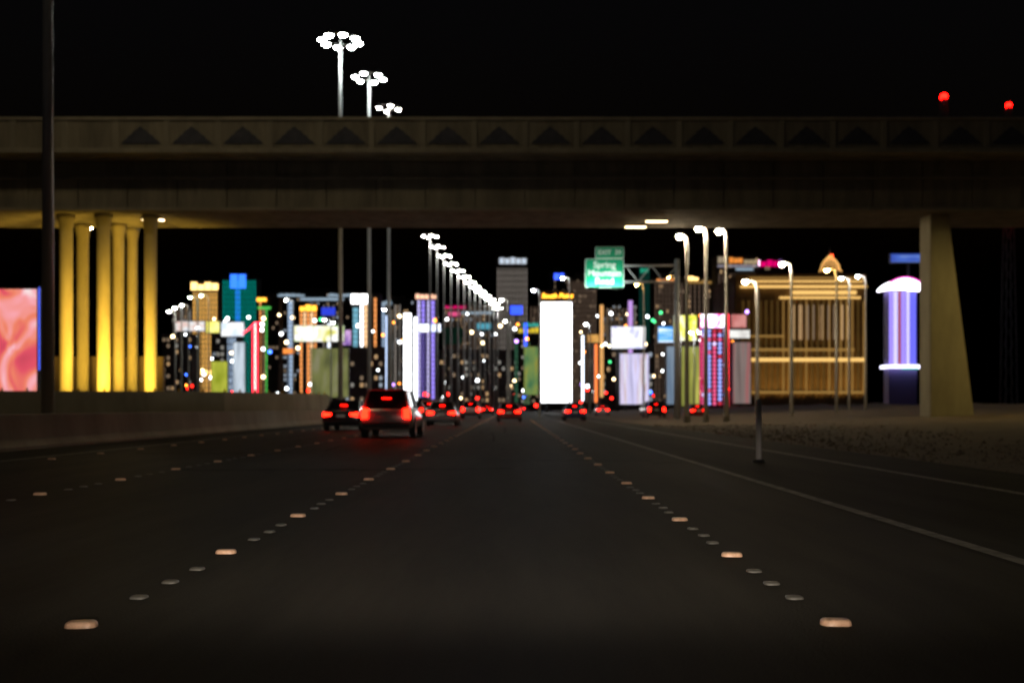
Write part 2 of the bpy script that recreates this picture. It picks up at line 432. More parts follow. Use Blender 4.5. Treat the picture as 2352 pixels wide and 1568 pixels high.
# lamp outside the frame on the right bank, added to light the pillar
street_lamp(1176 + 31.0/55*F, HZ - 11.4/55*F, 55, LAMP_PILLAR, 'added amber lamp on the right bank that lights the flyover pillar', 'added pillar lamp', -1.8, 1.5, True)
SL = [(205, 522, 75, LAMP_WARM, 'warm street lamp shining before the yellow lit columns', 1.6, 1.3),
      (1561, 545, 69, LAMP_WARM, 'left one of the three bright lamps right of the green sign', -.5, 1.2),
      (1605, 527, 70, LAMP_WARM, 'middle and highest of the three bright lamps right of the green sign', -.5, 1.25),
      (1652, 533, 71, LAMP_WARM, 'right one of the three bright lamps right of the green sign', -.5, 1.25),
      (1712, 648, 101, LAMP_WARM, 'warm street lamp at the left end of the golden casino', -1.2, 1.5),
      (1797, 608, 88, LAMP_WARM, 'warm street lamp in front of the middle of the golden casino', -.8, 1.3),
      (1899, 622, 92, LAMP_AMBER, 'amber street lamp below the domed crown of the golden casino', -.9, 1.1),
      (1932, 640, 100, LAMP_ROW, 'pale street lamp under the casino spire', -.8, 1.0),
      (1970, 636, 100, LAMP_ROW, 'pale street lamp at the right end of the golden casino', -.8, 1.0),
      (1555, 762, 190, LAMP_DAY, 'left one of three white street lamps before the yellow billboard', -.6, 1.3),
      (1587, 764, 190, LAMP_DAY, 'middle one of three white street lamps before the yellow billboard', -.6, 1.3),
      (1607, 764, 188, LAMP_DAY, 'right one of three white street lamps before the yellow billboard', -.6, 1.5),
      (388, 716, 140, LAMP_ROW, 'pale street lamp right of the yellow lit columns', -.9, 1.0),
      (402, 708, 138, LAMP_ROW, 'second pale street lamp right of the yellow lit columns', -.9, 1.0),
      (418, 702, 135, LAMP_ROW, 'third pale street lamp right of the yellow lit columns', -.9, .9),
      (437, 684, 122, LAMP_GREEN, 'greenish street lamp left of the gold crowned tower', -.9, .9),
      (462, 680, 120, LAMP_GREEN, 'greenish street lamp in front of the gold crowned tower', -.9, .9),
      (657, 690, 125, LAMP_ROW, 'pale street lamp left of the long white roofline', -.9, .8),
      (745, 735, 150, LAMP_DAY, 'white street lamp under the long white roofline', -1.0, 1.0),
      (765, 742, 155, LAMP_DAY, 'second white street lamp under the long white roofline', -1.0, 1.0),
      (883, 712, 140, LAMP_DAY, 'white street lamp right of the cyan and amber tower', -1.0, 1.2),
      (1292, 640, 100, LAMP_DAY, 'white street lamp rising above the tall white screen', -.7, .8),
      (1225, 668, 112, LAMP_DAY, 'bluish street lamp left of the tall white screen', -.7, .7),
      (1152, 690, 128, LAMP_ROW, 'pale street lamp beyond the end of the mast row', -.8, 1.0),
      (1160, 738, 160, LAMP_ROW, 'small pale street lamp above the distant traffic', -.8, 1.0),
      (1345, 745, 165, LAMP_DAY, 'white street lamp right of the tall white screen', -.7, 1.1),
      (1462, 655, 112, LAMP_AMBER, 'amber street lamp right of the green sign', -.8, .8),
      (1535, 638, 104, LAMP_AMBER, 'amber street lamp left of the three bright lamps', -.8, .6)]
for px, py, d, m, lab, arm, size in SL:
    street_lamp(px, py, d, m, lab, None, arm, size)

# ------------------------------------------------------------------ lattice masts with red beacons
def lattice_mast(px, py, d, label):
    p = W(px, py, d); H = p.z
    t = thing('lattice_mast', label, 'mast', (p.x, d, 0), 0, 'lattice masts beyond the flyover')
    a = .9
    for sx, sy in ((-1, -1), (1, -1), (1, 1), (-1, 1)):
        MB().tube([(sx*a, sy*a, 0), (sx*a*.35, sy*a*.35, H-.6)], .07, 6).build('leg', DARKST, t)
    mb = MB(); n = 16
    for i in range(n):
        z0, z1 = H*i/n, H*(i+1)/n - .1; s0 = a*(1-.65*i/n); s1 = a*(1-.65*(i+1)/n)
        for q in range(4):
            c = [(-1, -1), (1, -1), (1, 1), (-1, 1)]; A = c[q]; B = c[(q+1) % 4]
            mb.tube([(A[0]*s0, A[1]*s0, z0), (B[0]*s1, B[1]*s1, z1)], .035, 4)
    mb.build('lattice', DARKST, t)
    MB().tube([(0, 0, H-.6), (0, 0, H-.28)], .3, 10).build('beacon_base', DARKST, t)
    for k, z in enumerate((H-.27,)):
        MB().tube([(0, 0, z), (0, 0, z+.45), (0, 0, z+.62)], [.42, .42, .2], 12).build('beacon', RED_BEACON, t, smooth=True)
    for z in (H*.80, H*.62):
        for sx in (-1, 1):
            MB().tube([(sx*a*.5, -a*.5, z), (sx*a*.5, -a*.5, z+.3)], .12, 8).build('side_light', RED_BEACON, t)
    return t
lattice_mast(2168, 222, 120, 'tall mast with a bright red beacon at upper right')
lattice_mast(2317, 242, 150, 'mast with a small dim red beacon nearest the right edge')

# ------------------------------------------------------------------ overhead green exit sign
def text_mesh(name, s, size, m, parent, loc, bold=0.0, shear=0.0, fit=None):
    c = bpy.data.curves.new(name, 'FONT'); c.body = s; c.size = size; c.align_x = 'CENTER'; c.align_y = 'CENTER'
    c.offset = bold; c.extrude = 0.006; c.shear = shear
    tmp = bpy.data.objects.new(name, c); COL.objects.link(tmp)
    dg = bpy.context.evaluated_depsgraph_get(); me = bpy.data.meshes.new_from_object(tmp.evaluated_get(dg))
    bpy.data.objects.remove(tmp)
    o = bpy.data.objects.new(name, me); COL.objects.link(o); me.materials.clear(); me.materials.append(m)
    o.parent = parent; o.location = loc; o.rotation_euler = (R(90), 0, 0)
    if fit:
        xs = [v.co.x for v in me.vertices]; wd = max(xs)-min(xs)
        if wd > fit: o.scale = (fit/wd, fit/wd, 1)
    return o
def rrect(cx, cz, wd, h, r, n=5):
    pts = []
    for sx, sz, a0 in ((1, 1, 0), (-1, 1, 90), (-1, -1, 180), (1, -1, 270)):
        for k in range(n+1):
            a = R(a0 + 90*k/n); pts.append((cx + sx*(wd/2-r) + r*math.cos(a), cz + sz*(h/2-r) + r*math.sin(a)))
    return pts
SGREEN = mat('sign_green', (0.0, 0.32, 0.155), 0.45)
SWHITE = mat('sign_white', (0.85, 0.90, 0.86), 0.45)
ds_ = 90.0
pa = W(1344, 661, ds_); pb = W(1433, 594, ds_)
cx = (pa.x+pb.x)/2
t = thing('exit_sign', 'green overhead exit sign with white lettering on a cantilever post', 'road sign', (cx, ds_, 0))
def sgn(mb, name, m, **k):
    return mb.build(name, m, t, **k)
mw = pb.x-pa.x; mh = pb.z-pa.z; mz = (pa.z+pb.z)/2
pnl = sgn(MB().prism(rrect(0, mz, mw, mh, .22), 0, .06), 'panel', SWHITE)
sgn(MB().prism(rrect(0, mz, mw-.11, mh-.11, .18), -.012, -.001), 'panel_face', SGREEN)
tw, th = mw*.74, SX(27, ds_); tzc = pb.z + th/2 + .02; txc = mw/2 - tw/2
sgn(MB().prism(rrect(txc, tzc, tw, th, .12), 0, .06), 'exit_tab', SWHITE)
sgn(MB().prism(rrect(txc, tzc, tw-.10, th-.10, .09), -.012, -.001), 'exit_tab_face', SGREEN)
text_mesh('lettering', 'EXIT  39', .62, SWHITE, t, (txc, -.022, tzc), .012, fit=tw*.8)
for k, s in enumerate(('Spring', 'Mountain', 'Road')):
    text_mesh('lettering', s, .80, SWHITE, t, (0, -.022, pb.z - mh*(.22 + .28*k)), .014, fit=mw*.88)
# cantilever: two chords from the post on the right
px_ = 6.6
for z in (mz+mh*.28, mz-mh*.28):
    sgn(MB().tube([(-mw*.45, .28, z), (px_, .28, z)], .10, 10), 'chord', STEEL, smooth=True)
for k in range(7):
    xa = -mw*.45 + (px_+mw*.45)*k/7; xb = -mw*.45 + (px_+mw*.45)*(k+1)/7
    za, zb = (mz+mh*.28, mz-mh*.28) if k % 2 else (mz-mh*.28, mz+mh*.28)
    sgn(MB().tube([(xa, .28, za), (xb, .28, zb)], .05, 8), 'brace', STEEL)
sgn(MB().tube([(px_, .28, -.1), (px_, .28, mz+mh*.5)], [.30, .22], 14), 'post', STEEL, smooth=True)
for k in (-.3, .3):
    sgn(MB().box(mw*k-.04, mw*k+.04, -.9, .1, pa.z-.22, pa.z-.16), 'bracket', DARKST)
    sgn(MB().box(mw*k-.5, mw*k+.5, -1.05, -.80, pa.z-.24, pa.z-.06), 'luminaire', DARKST, bevel=.02)
    l = bpy.data.lights.new('sign_light', 'AREA'); l.shape = 'RECTANGLE'; l.size = .9; l.size_y = .16; l.energy = 120; l.color = (.86, 1, .93)
    o = bpy.data.objects.new('sign_light', l); COL.objects.link(o); o.parent = t; o.location = (mw*k, -.9, pa.z-.04)
    o.rotation_euler = (R(180-28), 0, 0)

# ------------------------------------------------------------------ cars
def loft(mb, secs, n=None):
    n = len(secs[0]); vs_ = [v for s in secs for v in s]; fs = []
    for i in range(len(secs)-1):
        for k in range(n): fs.append((i*n+k, i*n+(k+1) % n, (i+1)*n+(k+1) % n, (i+1)*n+k))
    fs.append(tuple(range(n-1, -1, -1))); fs.append(tuple((len(secs)-1)*n+k for k in range(n)))
    return mb.add(vs_, fs)
def make_car(kind, paint):
    """origin on the road below the middle, nose towards +y"""
    suv = kind == 'suv'
    L = 4.7 if not suv else 4.75; Wd = .91 if not suv else .96
    zb = .24 if not suv else .30; belt = .92 if not suv else 1.06; roof = 1.44 if not suv else 1.74
    t = thing('car', 'car', 'car', (0, 0, 0))
    def sec(y, w, z0, z1):
        pts = []
        prof = [(.80, 0), (.96, .10), (1.0, .35), (.985, .62), (.93, .90), (.84, 1.0)]
        for u, s in prof: pts.append((w*u, y, z0 + (z1-z0)*s))
        for u, s in reversed(prof): pts.append((-w*u, y, z0 + (z1-z0)*s))
        return pts
    tr = belt + (.06 if not suv else .0)
    S = [(-L/2, .84, zb+.14, tr-.12), (-L/2+.05, .93, zb+.06, tr-.04), (-L/2+.25, .98, zb, tr), (-L/2+1.0, 1, zb, belt+.03), (0, 1, zb, belt),
         (L/2-1.5, 1, zb, belt-.02), (L/2-.75, .99, zb, belt-.12), (L/2-.25, .95, zb+.02, belt-.24), (L/2-.04, .84, zb+.08, belt-.34), (L/2, .72, zb+.14, belt-.42)]
    bd = loft(MB(), [sec(y, Wd*k, a, b) for y, k, a, b in S]).build('body', paint, t, smooth=True)
    # glazed cabin
    def cs(y, w0, w1, z1, z0=belt-.06): return [(-w0, y, z0), (w0, y, z0), (w1, y, z1-.05), (w1-.10, y, z1), (-w1+.10, y, z1), (-w1, y, z1-.05)]
    yb, y1, y2, yf = (-L/2+.55, -L/2+1.35, .55, L/2-1.35) if not suv else (-L/2+.12, -L/2+.42, .50, L/2-1.40)
    gb = loft(MB(), [cs(yb, Wd*.86, Wd*.80, belt+.03), cs(y1, Wd*.88, Wd*.68, roof-.05), cs((y1+y2)/2, Wd*.88, Wd*.68, roof-.02), cs(y2, Wd*.88, Wd*.68, roof-.05), cs(yf, Wd*.84, Wd*.78, belt+.0)])
    gb.build('cabin_glass', GLASS, t, smooth=False)
    MB().prism([(-Wd*.66, roof-.045), (Wd*.66, roof-.045), (Wd*.58, roof), (-Wd*.58, roof)], y1-.02, y2+.03).build('roof', paint, t, bevel=.015)
    for sx in (-1, 1):
        for a, b, zz0, zz1 in ((yb, y1, belt+.02, roof-.04), (yf, y2, belt-.02, roof-.04)):
            MB().tube([(sx*Wd*.83, a, zz0), (sx*Wd*.675, b, zz1)], .045, 6).build('pillar', paint, t)
        MB().tube([(sx*Wd*.885, -.1, belt-.02), (sx*Wd*.69, -.1, roof-.06)], .04, 6).build('pillar', paint, t)
        MB().box(min(sx*Wd*.95, sx*Wd*1.13), max(sx*Wd*.95, sx*Wd*1.13), yf-.45, yf-.30, belt, belt+.14).build('wing_mirror', paint, t, bevel=.02)
    # wheels
    for sx in (-1, 1):
        for y in (-L/2+.95, L/2-.92):
            r = .33 if not suv else .37
            wh = MB().tube([(sx*(Wd-.20), y, r), (sx*(Wd-.19), y, r), (sx*(Wd+.0), y, r), (sx*(Wd+.01), y, r)], [r*.9, r, r, r*.92], 20).build('wheel', TYRE, t)
            MB().tube([(sx*(Wd-.02), y, r), (sx*(Wd+.018), y, r)], r*.62, 12).build('rim', RIM, wh)
    # rear: lamps, plate, bumper
    zl = tr-.22 if not suv else belt-.16
    for sx in (-1, 1):
        pts = [(sx*Wd*.90, zl-.09), (sx*Wd*.50, zl-.06), (sx*Wd*.46, zl+.06), (sx*Wd*.86, zl+.10)]
        if suv: pts = [(sx*Wd*.90, zl-.22), (sx*Wd*.66, zl-.20), (sx*Wd*.64, zl+.14), (sx*Wd*.86, zl+.18)]
        if sx > 0: pts = pts[::-1]
        MB().prism(pts, -L/2-.035, -L/2+.10).build('tail_lamp', TAIL_B, t)
        MB().prism([(sx*Wd*.80+dx, zb+.20+dz) for dx, dz in ((-.07, -.03), (.07, -.03), (.07, .03), (-.07, .03))], -L/2-.02, -L/2+.1).build('reflector', mat('red_plastic', (.25, .01, .01), .3), t)
    MB().box(-.20, .20, -L/2-.022, -L/2+.02, zl-.13, zl+.0).build('number_plate', mat('plate_white', (.62, .62, .60), .5), t)
    MB().box(-Wd*.86, Wd*.86, -L/2-.05, -L/2+.25, zb+.08, zb+.26).build('rear_bumper', BLACK if suv else paint, t, bevel=.05)
    MB().box(-.16, .16, (yb+y1)/2-.05, (yb+y1)/2, (belt+roof)/2-.0, (belt+roof)/2+.03) .build('third_brake_lamp', TAIL, t)
    for sx in (-1, 1):
        pts = [(sx*Wd*.82, belt-.50), (sx*Wd*.48, belt-.52), (sx*Wd*.46, belt-.42), (sx*Wd*.80, belt-.36)]
        if sx > 0: pts = pts[::-1]
        MB().prism(pts, L/2-.15, L/2+.02).build('headlamp', HEAD, t)
    MB().box(-.38, .38, L/2-.08, L/2+.015, zb+.16, zb+.32).build('grille', BLACK, t)
    return t
def paint(n, c, r=.3):
    m = mat(n, c, r, 0.25); m.node_tree.nodes['Principled BSDF'].inputs['Coat Weight'].default_value = .6; return m
PA = {'silver': paint('silver_paint', (.45, .46, .48)), 'black': paint('black_paint', (.012, .012, .014)), 'white': paint('white_paint', (.75, .75, .74)),
      'red': paint('maroon_paint', (.16, .015, .018)), 'blue': paint('navy_paint', (.02, .04, .12)), 'grey': paint('grey_paint', (.14, .14, .15))}
protos = {}
CARS = [  # lane x, distance, kind, paint, facing away?, label
    (-4.45, 37.5, 'suv', 'silver', True, 'nearest car, silver SUV braking in the next lane left'),
    (-7.85, 48.0, 'sedan', 'black', True, 'black sedan with red lamps in the leftmost lane near the flyover'),
    (-4.1, 60, 'sedan', 'grey', True, 'grey sedan ahead of the silver SUV in the same lane'),
    (-7.8, 96, 'suv', 'white', True, 'white SUV ahead of the black sedan in the leftmost lane'),
    (-0.2, 76, 'sedan', 'red', True, 'maroon sedan straight ahead in the camera lane'),
    (-4.0, 150, 'sedan', 'black', True, 'far black sedan two cars ahead of the silver SUV'),
    (-0.3, 185, 'suv', 'grey', True, 'grey SUV far ahead in the camera lane'),
    (-7.7, 190, 'sedan', 'silver', True, 'far silver sedan in the leftmost lane'),
    (-3.9, 235, 'suv', 'blue', True, 'navy SUV, one of the farthest tail lights left of centre'),
    (-0.2, 270, 'sedan', 'white', True, 'white sedan, the farthest tail lights in the camera lane'),
    (5.2, 84, 'sedan', 'blue', True, 'navy sedan on the exit ramp under the green sign'),
    (14.6, 103, 'suv', 'black', True, 'black SUV on the side road below the three white lamps'),
    (19.6, 107, 'sedan', 'red', True, 'maroon sedan on the side road below the dotted pylon'),
    (12.2, 138, 'sedan', 'silver', True, 'silver sedan farther along the side road'),
    (-7.9, 70, 'suv', 'grey', True, 'grey SUV between the black sedan and the white SUV'),
    (-4.0, 98, 'suv', 'silver', True, 'small distant silver SUV ahead of the grey sedan'),
    (-0.3, 118, 'sedan', 'black', True, 'black sedan between the maroon sedan and a grey SUV'),
    (17.4, 128, 'suv', 'white', True, 'white SUV on the side road behind the maroon sedan'),
    (-33.5, 300, 'sedan', 'white', False, 'oncoming white car with bright headlamps across the median'),
    (-36.8, 330, 'suv', 'silver', False, 'oncoming silver SUV in the outer lane across the median'),
    (-33.6, 420, 'suv', 'grey', False, 'second oncoming SUV farther off across the median'),
    (-33.6, 520, 'sedan', 'black', False, 'oncoming dark sedan well beyond the other two'),
    (-36.9, 620, 'sedan', 'white', False, 'farthest oncoming car, a pair of tiny white headlamps'),
]
ribbon('side_road', 11.0, 22.0, .004, ASPHALT, [84, 95, 110, 130, 160, 200, 260])
for X, d, kind, pc, away, lab in CARS:
    if (kind, pc) not in protos:
        c = protos[(kind, pc)] = make_car(kind, PA[pc])
    else:
        c = copy_tree(protos[(kind, pc)])
    c.location = (X + bend(d), d, .008); c.rotation_euler = (0, 0, (0 if away else math.pi) - bend(d+1)+bend(d))
    c['label'] = lab; c['group'] = 'cars on the freeway' if X < 4 else 'cars on the right'

# ------------------------------------------------------------------ city: towers
def tower(name, label, px0, px1, pt, d, m=FACADE, depth=None, strips=(), crown=None, bands=(), win=None, winp=.3, cat='tower', roofbox=True):
    a = W(px0, pt, d); b = W(px1, pt, d); wd = b.x-a.x; H = a.z; dp = depth or max(12, wd*.6)
    t = thing(name, label, cat, ((a.x+b.x)/2, d, 0))
    MB().box(-wd/2, wd/2, 0, dp, -.2, H).build('wall', m, t)
    MB().box(-wd/2-.3, wd/2+.3, -.35, dp+.3, H, H+max(.8, H*.012)).build('roof', m, t)
    if roofbox: MB().box(-wd*.22, wd*.2, dp*.3, dp*.7, H+max(.8, H*.012), H+max(.8, H*.012)+H*.035).build('plant_room', m, t)
    fl = max(3.4, H/26.0)
    for px, wpx, em, y0, y1 in strips:          # vertical strips of lit bays, one part each
        x = SX((px-1176), d) - (a.x+b.x)/2; w_ = SX(wpx, d)
        if y1 > 840: y1 += 44
        z0 = max(.5, zat(y1, d)); z1 = min(H-.2, zat(y0, d))
        mb = MB(); z = z0
        while z < z1-.3:
            mb.box(x-w_/2, x+w_/2, -.28, -.02, z, min(z+fl*.86, z1)); z += fl
        mb.build('light_strip', em, t)
    for y0, y1, xa, xb, em in bands:            # horizontal lit cornices
        xa_ = SX(xa-1176, d)-(a.x+b.x)/2; xb_ = SX(xb-1176, d)-(a.x+b.x)/2; z0 = zat(y1, d); z1 = zat(y0, d)
        npan = max(2, int((xb_-xa_)/max(1.2, (z1-z0)*.75))) if z1-z0 > 2.5 else 1; mb = MB(); u = (xb_-xa_)/npan
        for q in range(npan):
            hh = (z1-z0)*random.uniform(.62, 1) if npan > 2 else z1-z0
            mb.box(xa_+u*q+u*.07*(npan > 1), xa_+u*(q+1)-u*.07*(npan > 1), -.6, -.02, z0, z0+hh)
        mb.build('lit_cornice', em, t)
    if win:
        mb = {k: MB() for k in range(len(win))}; bw = max(2.2, wd/26.0); nx = int(wd/bw); nz = int(H/fl)
        for i in range(nx):
            for j in range(1, nz):
                if random.random() < winp:
                    k = random.randrange(len(win)); x = -wd/2 + (i+.5)*wd/nx
                    mb[k].box(x-bw*.32, x+bw*.32, -.12, -.01, j*fl+fl*.2, j*fl+fl*.75)
        for k, em in enumerate(win):
            if mb[k].v: tag(mb[k].build('lit_windows', em, t), kind='stuff')
    return t
E = lambda n, c, s, smp=False: emit(n, c, s, smp)
W_WARM = E('window_warm', (1, .62, .30), .55); W_COOL = E('window_cool', (.75, .86, 1), .45); W_DIM = E('window_dim', (1, .70, .45), 0.23); W_TEAL = E('window_teal', (.1, .8, .62), .35)
W_PALE = E('window_pale', (.9, .85, .75), .30)
GOLD = E('gold_strip', (1.0, .52, .12), 1.05); GOLD_HI = E('gold_crown', (1.0, .62, .20), 3.2, True)
TEAL = E('teal_strip', (.0, .42, .34), 0.65); BLUE = E('blue_strip', (.02, .22, .95), .85); BLUE_HI = E('blue_crown', (.03, .16, 1.0), 2.2, True); SKYB = E('sky_blue_strip', (.25, .55, 1.0), 1.5)
ICE = E('ice_strip', (.46, .62, .86), 0.80); ICE_HI = E('ice_roofline', (.55, .74, .92), .55)
CYAN = E('cyan_strip', (.25, .62, .80), .75); AMBER_S = E('amber_strip', (1.0, .62, .32), 1.5); WHITE_S = E('white_strip', (.95, .97, 1), 4.5, True); WHITE_HI = E('white_crown', (1, 1, 1), 8, True)
PURP = E('purple_strip', (.34, .25, .95), 1.23); PURP_P = E('pale_purple_strip', (.62, .56, 1), 1.3); PEACH_HI = E('peach_crown', (1, .55, .36), 1.6)
BROWN_S = E('brown_strip', (.36, .24, .17), 0.32); GREY_S = E('grey_strip', (.55, .48, .42), 0.44); CROWN_W = E('pale_crown', (.72, .82, .95), .8)
ORANGE = E('orange_strip', (1, .36, .10), 1.26); ORANGE_HI = E('orange_sign', (1, .42, .04), 3.0, True)
RED_N = E('red_neon', (1, .03, .06), 6.0, True); GREEN_N = E('green_neon', (.12, .75, .12), .8); BLUE_N = E('blue_neon', (.04, .10, 1), 2.5); VIOL_N = E('violet_neon', (.55, .3, 1), 1.6)
MAGENTA = E('magenta_sign', (.62, .0, .12), 1.3); PINKW = E('pink_white', (1, .55, .8), 3)

tower('hotel_tower', 'hotel tower with gold light strips and glowing gold crown', 440, 500, 648, 700, strips=[(446+i*7.2, 3.4, GOLD, 672, 868) for i in range(8)],
      bands=[(648, 666, 438, 502, GOLD_HI), (850, 860, 440, 500, GOLD_HI)], roofbox=False)
tower('hotel_tower', 'teal lit tower with blue crown left of the red neon sign', 510, 588, 640, 820, strips=[(514+i*6.5, 2.6, TEAL, 644, 872) for i in range(12)] + [(546, 11, BLUE, 650, 850)],
      bands=[(630, 662, 528, 566, BLUE_HI)])
tower('resort_building', 'long low resort with pale blue lit roofline', 636, 832, 672, 950, depth=40, strips=[(668, 13, ICE, 690, 872)] + [(700+i*11, 3, GREY_S, 700, 872) for i in range(7)],
      bands=[(674, 681, 638, 700, ICE_HI), (684, 690, 690, 790, ICE_HI), (674, 681, 752, 832, ICE_HI)], win=[W_COOL, W_DIM], winp=.16, cat='building')
tower('hotel_tower', 'narrow tower with warm orange window strips before the long resort', 688, 728, 700, 760, strips=[(692+i*8, 5, AMBER_S if i % 2 else ORANGE, 716, 868) for i in range(5)], bands=[(700, 714, 688, 728, ORANGE_HI)], roofbox=False)
tower('hotel_tower', 'bright tower striped cyan and amber with white crown', 806, 872, 676, 640, strips=[(817, 12, CYAN, 705, 868), (831, 6, WHITE_S, 700, 858), (843, 11, AMBER_S, 700, 868), (862, 5, ORANGE, 684, 868)],
      bands=[(676, 697, 806, 848, WHITE_HI), (858, 866, 815, 868, PURP_P)], roofbox=False)
tower('hotel_tower', 'purple striped tower with peach crown left of the mast row', 956, 1004, 674, 720, strips=[(962, 5, PURP_P, 690, 868), (972, 7, PURP, 690, 868), (984, 5, PURP_P, 690, 868), (994, 8, PURP, 690, 872)],
      bands=[(674, 686, 954, 1006, PEACH_HI)], roofbox=False)
tower('hotel_tower', 'grey hotel tower with pale sign on its crown beyond the mast row', 1140, 1212, 592, 1300, FACADE_B, strips=[(1144+i*7.2, 2.6, GREY_S, 616, 880) for i in range(10)],
      bands=[(590, 606, 1146, 1210, CROWN_W)], roofbox=False)
tower('hotel_tower', 'dim brown hotel tower behind the green exit sign', 1304, 1372, 640, 1250, FACADE_B, strips=[(1308+i*6.6, 2.4, BROWN_S, 646, 880) for i in range(10)], win=[W_DIM], winp=.12)
tower('hotel_tower', 'dim brown hotel slab left of the tall white screen', 1216, 1300, 700, 1350, FACADE_B, strips=[(1220+i*7.8, 2.5, BROWN_S, 704, 880) for i in range(10)], win=[W_DIM], winp=.12)
tower('hotel_tower', 'dark tower with blue rooftop letters behind the tall white screen', 1262, 1302, 628, 1500, bands=[(628, 642, 1272, 1296, BLUE_N)], win=[W_DIM], winp=.1)
tower('office_block', 'dark block with scattered warm windows left of the grey hotel', 1018, 1132, 702, 1100, FACADE_B, strips=[(1024+i*9, 2.5, BROWN_S, 706, 880) for i in range(12)], bands=[(702, 708, 1020, 1070, MAGENTA), (716, 721, 1060, 1130, ICE_HI)], win=[W_WARM, W_DIM, W_COOL], winp=.2, cat='building')
tower('office_block', 'dark block with bluish strips right of the white street lamp', 874, 950, 690, 880, strips=[(880, 6, ICE, 700, 868), (893, 6, W_COOL, 712, 868), (908, 4, GREY_S, 700, 870), (918, 3, GREY_S, 700, 870)], bands=[(690, 700, 876, 900, ICE_HI)], win=[W_WARM, W_COOL, W_DIM], winp=.2, cat='building')
tower('office_block', 'low dark block with warm and green windows left of the red neon', 372, 440, 770, 560, win=[W_WARM, W_PALE, W_DIM], winp=.25, cat='building')
tower('office_block', 'low block with cool windows between the gold and teal towers', 486, 545, 742, 520, strips=[(525+i*7, 4, ICE, 760, 880) for i in range(3)], win=[W_COOL, W_PALE], winp=.35, cat='building')
tower('office_block', 'low block with orange and green trim left of the resort', 590, 640, 684, 690, strips=[(598, 3, ORANGE, 690, 860), (612, 3, GREEN_N, 705, 868), (606, 2, W_WARM, 705, 868)], bands=[(684, 692, 590, 612, ORANGE_HI), (704, 710, 592, 622, GREEN_N)], win=[W_DIM], winp=.2, cat='building')
tower('office_block', 'low wide block with mixed windows behind the distant traffic', 760, 880, 800, 480, win=[W_WARM, W_COOL, W_PALE, W_DIM], winp=.35, cat='building', roofbox=False)
tower('office_block', 'brown slab with orange rooftop sign right of the green exit sign', 1500, 1560, 640, 900, FACADE_B, strips=[(1506+i*8, 2.5, BROWN_S, 650, 876) for i in range(7)], bands=[(640, 649, 1508, 1548, ORANGE)], win=[W_WARM, W_DIM], winp=.12, cat='building')
tower('office_block', 'low block with green sign between mast row and tall white screen', 1180, 1238, 770, 620, strips=[(1186, 6, E('green_dim', (.15, .55, .30), .3), 780, 880), (1210, 14, E('green_dim2', (.25, .45, .2), .25), 786, 884)], bands=[(752, 764, 1190, 1238, E('yellow_sign', (.75, .55, .03), 1.0)), (740, 750, 1200, 1238, E('teal_sign', (.05, .5, .4), .8))], win=[W_DIM, W_PALE], winp=.3, cat='building', roofbox=False)
tower('office_block', 'low dark block with cool windows behind the blue white signs', 1380, 1500, 790, 460, win=[W_COOL, W_PALE, W_WARM, W_DIM], winp=.4, cat='building', roofbox=False)
tower('office_block', 'low dark block with warm windows behind the traffic right of centre', 1010, 1180, 806, 540, win=[W_WARM, W_PALE, W_DIM], winp=.35, cat='building', roofbox=False)

# ------------------------------------------------------------------ golden casino on the right
d = 360.0
gx = (1690, 1986); a = W(gx[0], 628, d); b = W(gx[1], 628, d); cx = (a.x+b.x)/2
cas = thing('casino', 'wide casino with golden cornices, columns and a domed crown', 'building', (cx, d, 0))
def cp(x): return SX(x-1176, d) - cx
zz = lambda y: zat(y, d)
STUCCO = noisy('tan_stucco', (.20, .14, .08), (.30, .21, .12), .3, .8)
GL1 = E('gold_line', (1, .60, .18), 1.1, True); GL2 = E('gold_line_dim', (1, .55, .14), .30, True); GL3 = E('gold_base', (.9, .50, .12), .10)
MB().box(cp(1690), cp(1986), 0, 40, -.2, zz(636)).build('wall', STUCCO, cas)
MB().box(cp(1688), cp(1988), -1.2, 41, zz(636), zz(630)).build('roof', STUCCO, cas)
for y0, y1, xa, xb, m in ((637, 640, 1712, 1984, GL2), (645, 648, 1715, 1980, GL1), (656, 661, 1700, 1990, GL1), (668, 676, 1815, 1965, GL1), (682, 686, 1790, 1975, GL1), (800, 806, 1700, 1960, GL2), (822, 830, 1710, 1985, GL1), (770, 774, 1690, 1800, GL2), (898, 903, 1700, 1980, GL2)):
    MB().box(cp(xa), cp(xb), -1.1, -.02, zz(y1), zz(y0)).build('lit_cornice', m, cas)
for i in range(22):
    x = 1700 + i*13.2
    MB().box(cp(x-1.8), cp(x+1.8), -.7, -.02, .3, zz(688)).build('column', STUCCO, cas)
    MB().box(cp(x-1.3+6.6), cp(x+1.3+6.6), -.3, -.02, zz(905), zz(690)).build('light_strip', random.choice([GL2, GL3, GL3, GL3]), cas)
for i in range(9):
    x = 1822 + i*16
    MB().box(cp(x-3.6), cp(x+3.6), -.3, -.01, zz(780), zz(700)).build('window', random.choice([W_DIM, W_WARM, W_DIM]), cas)
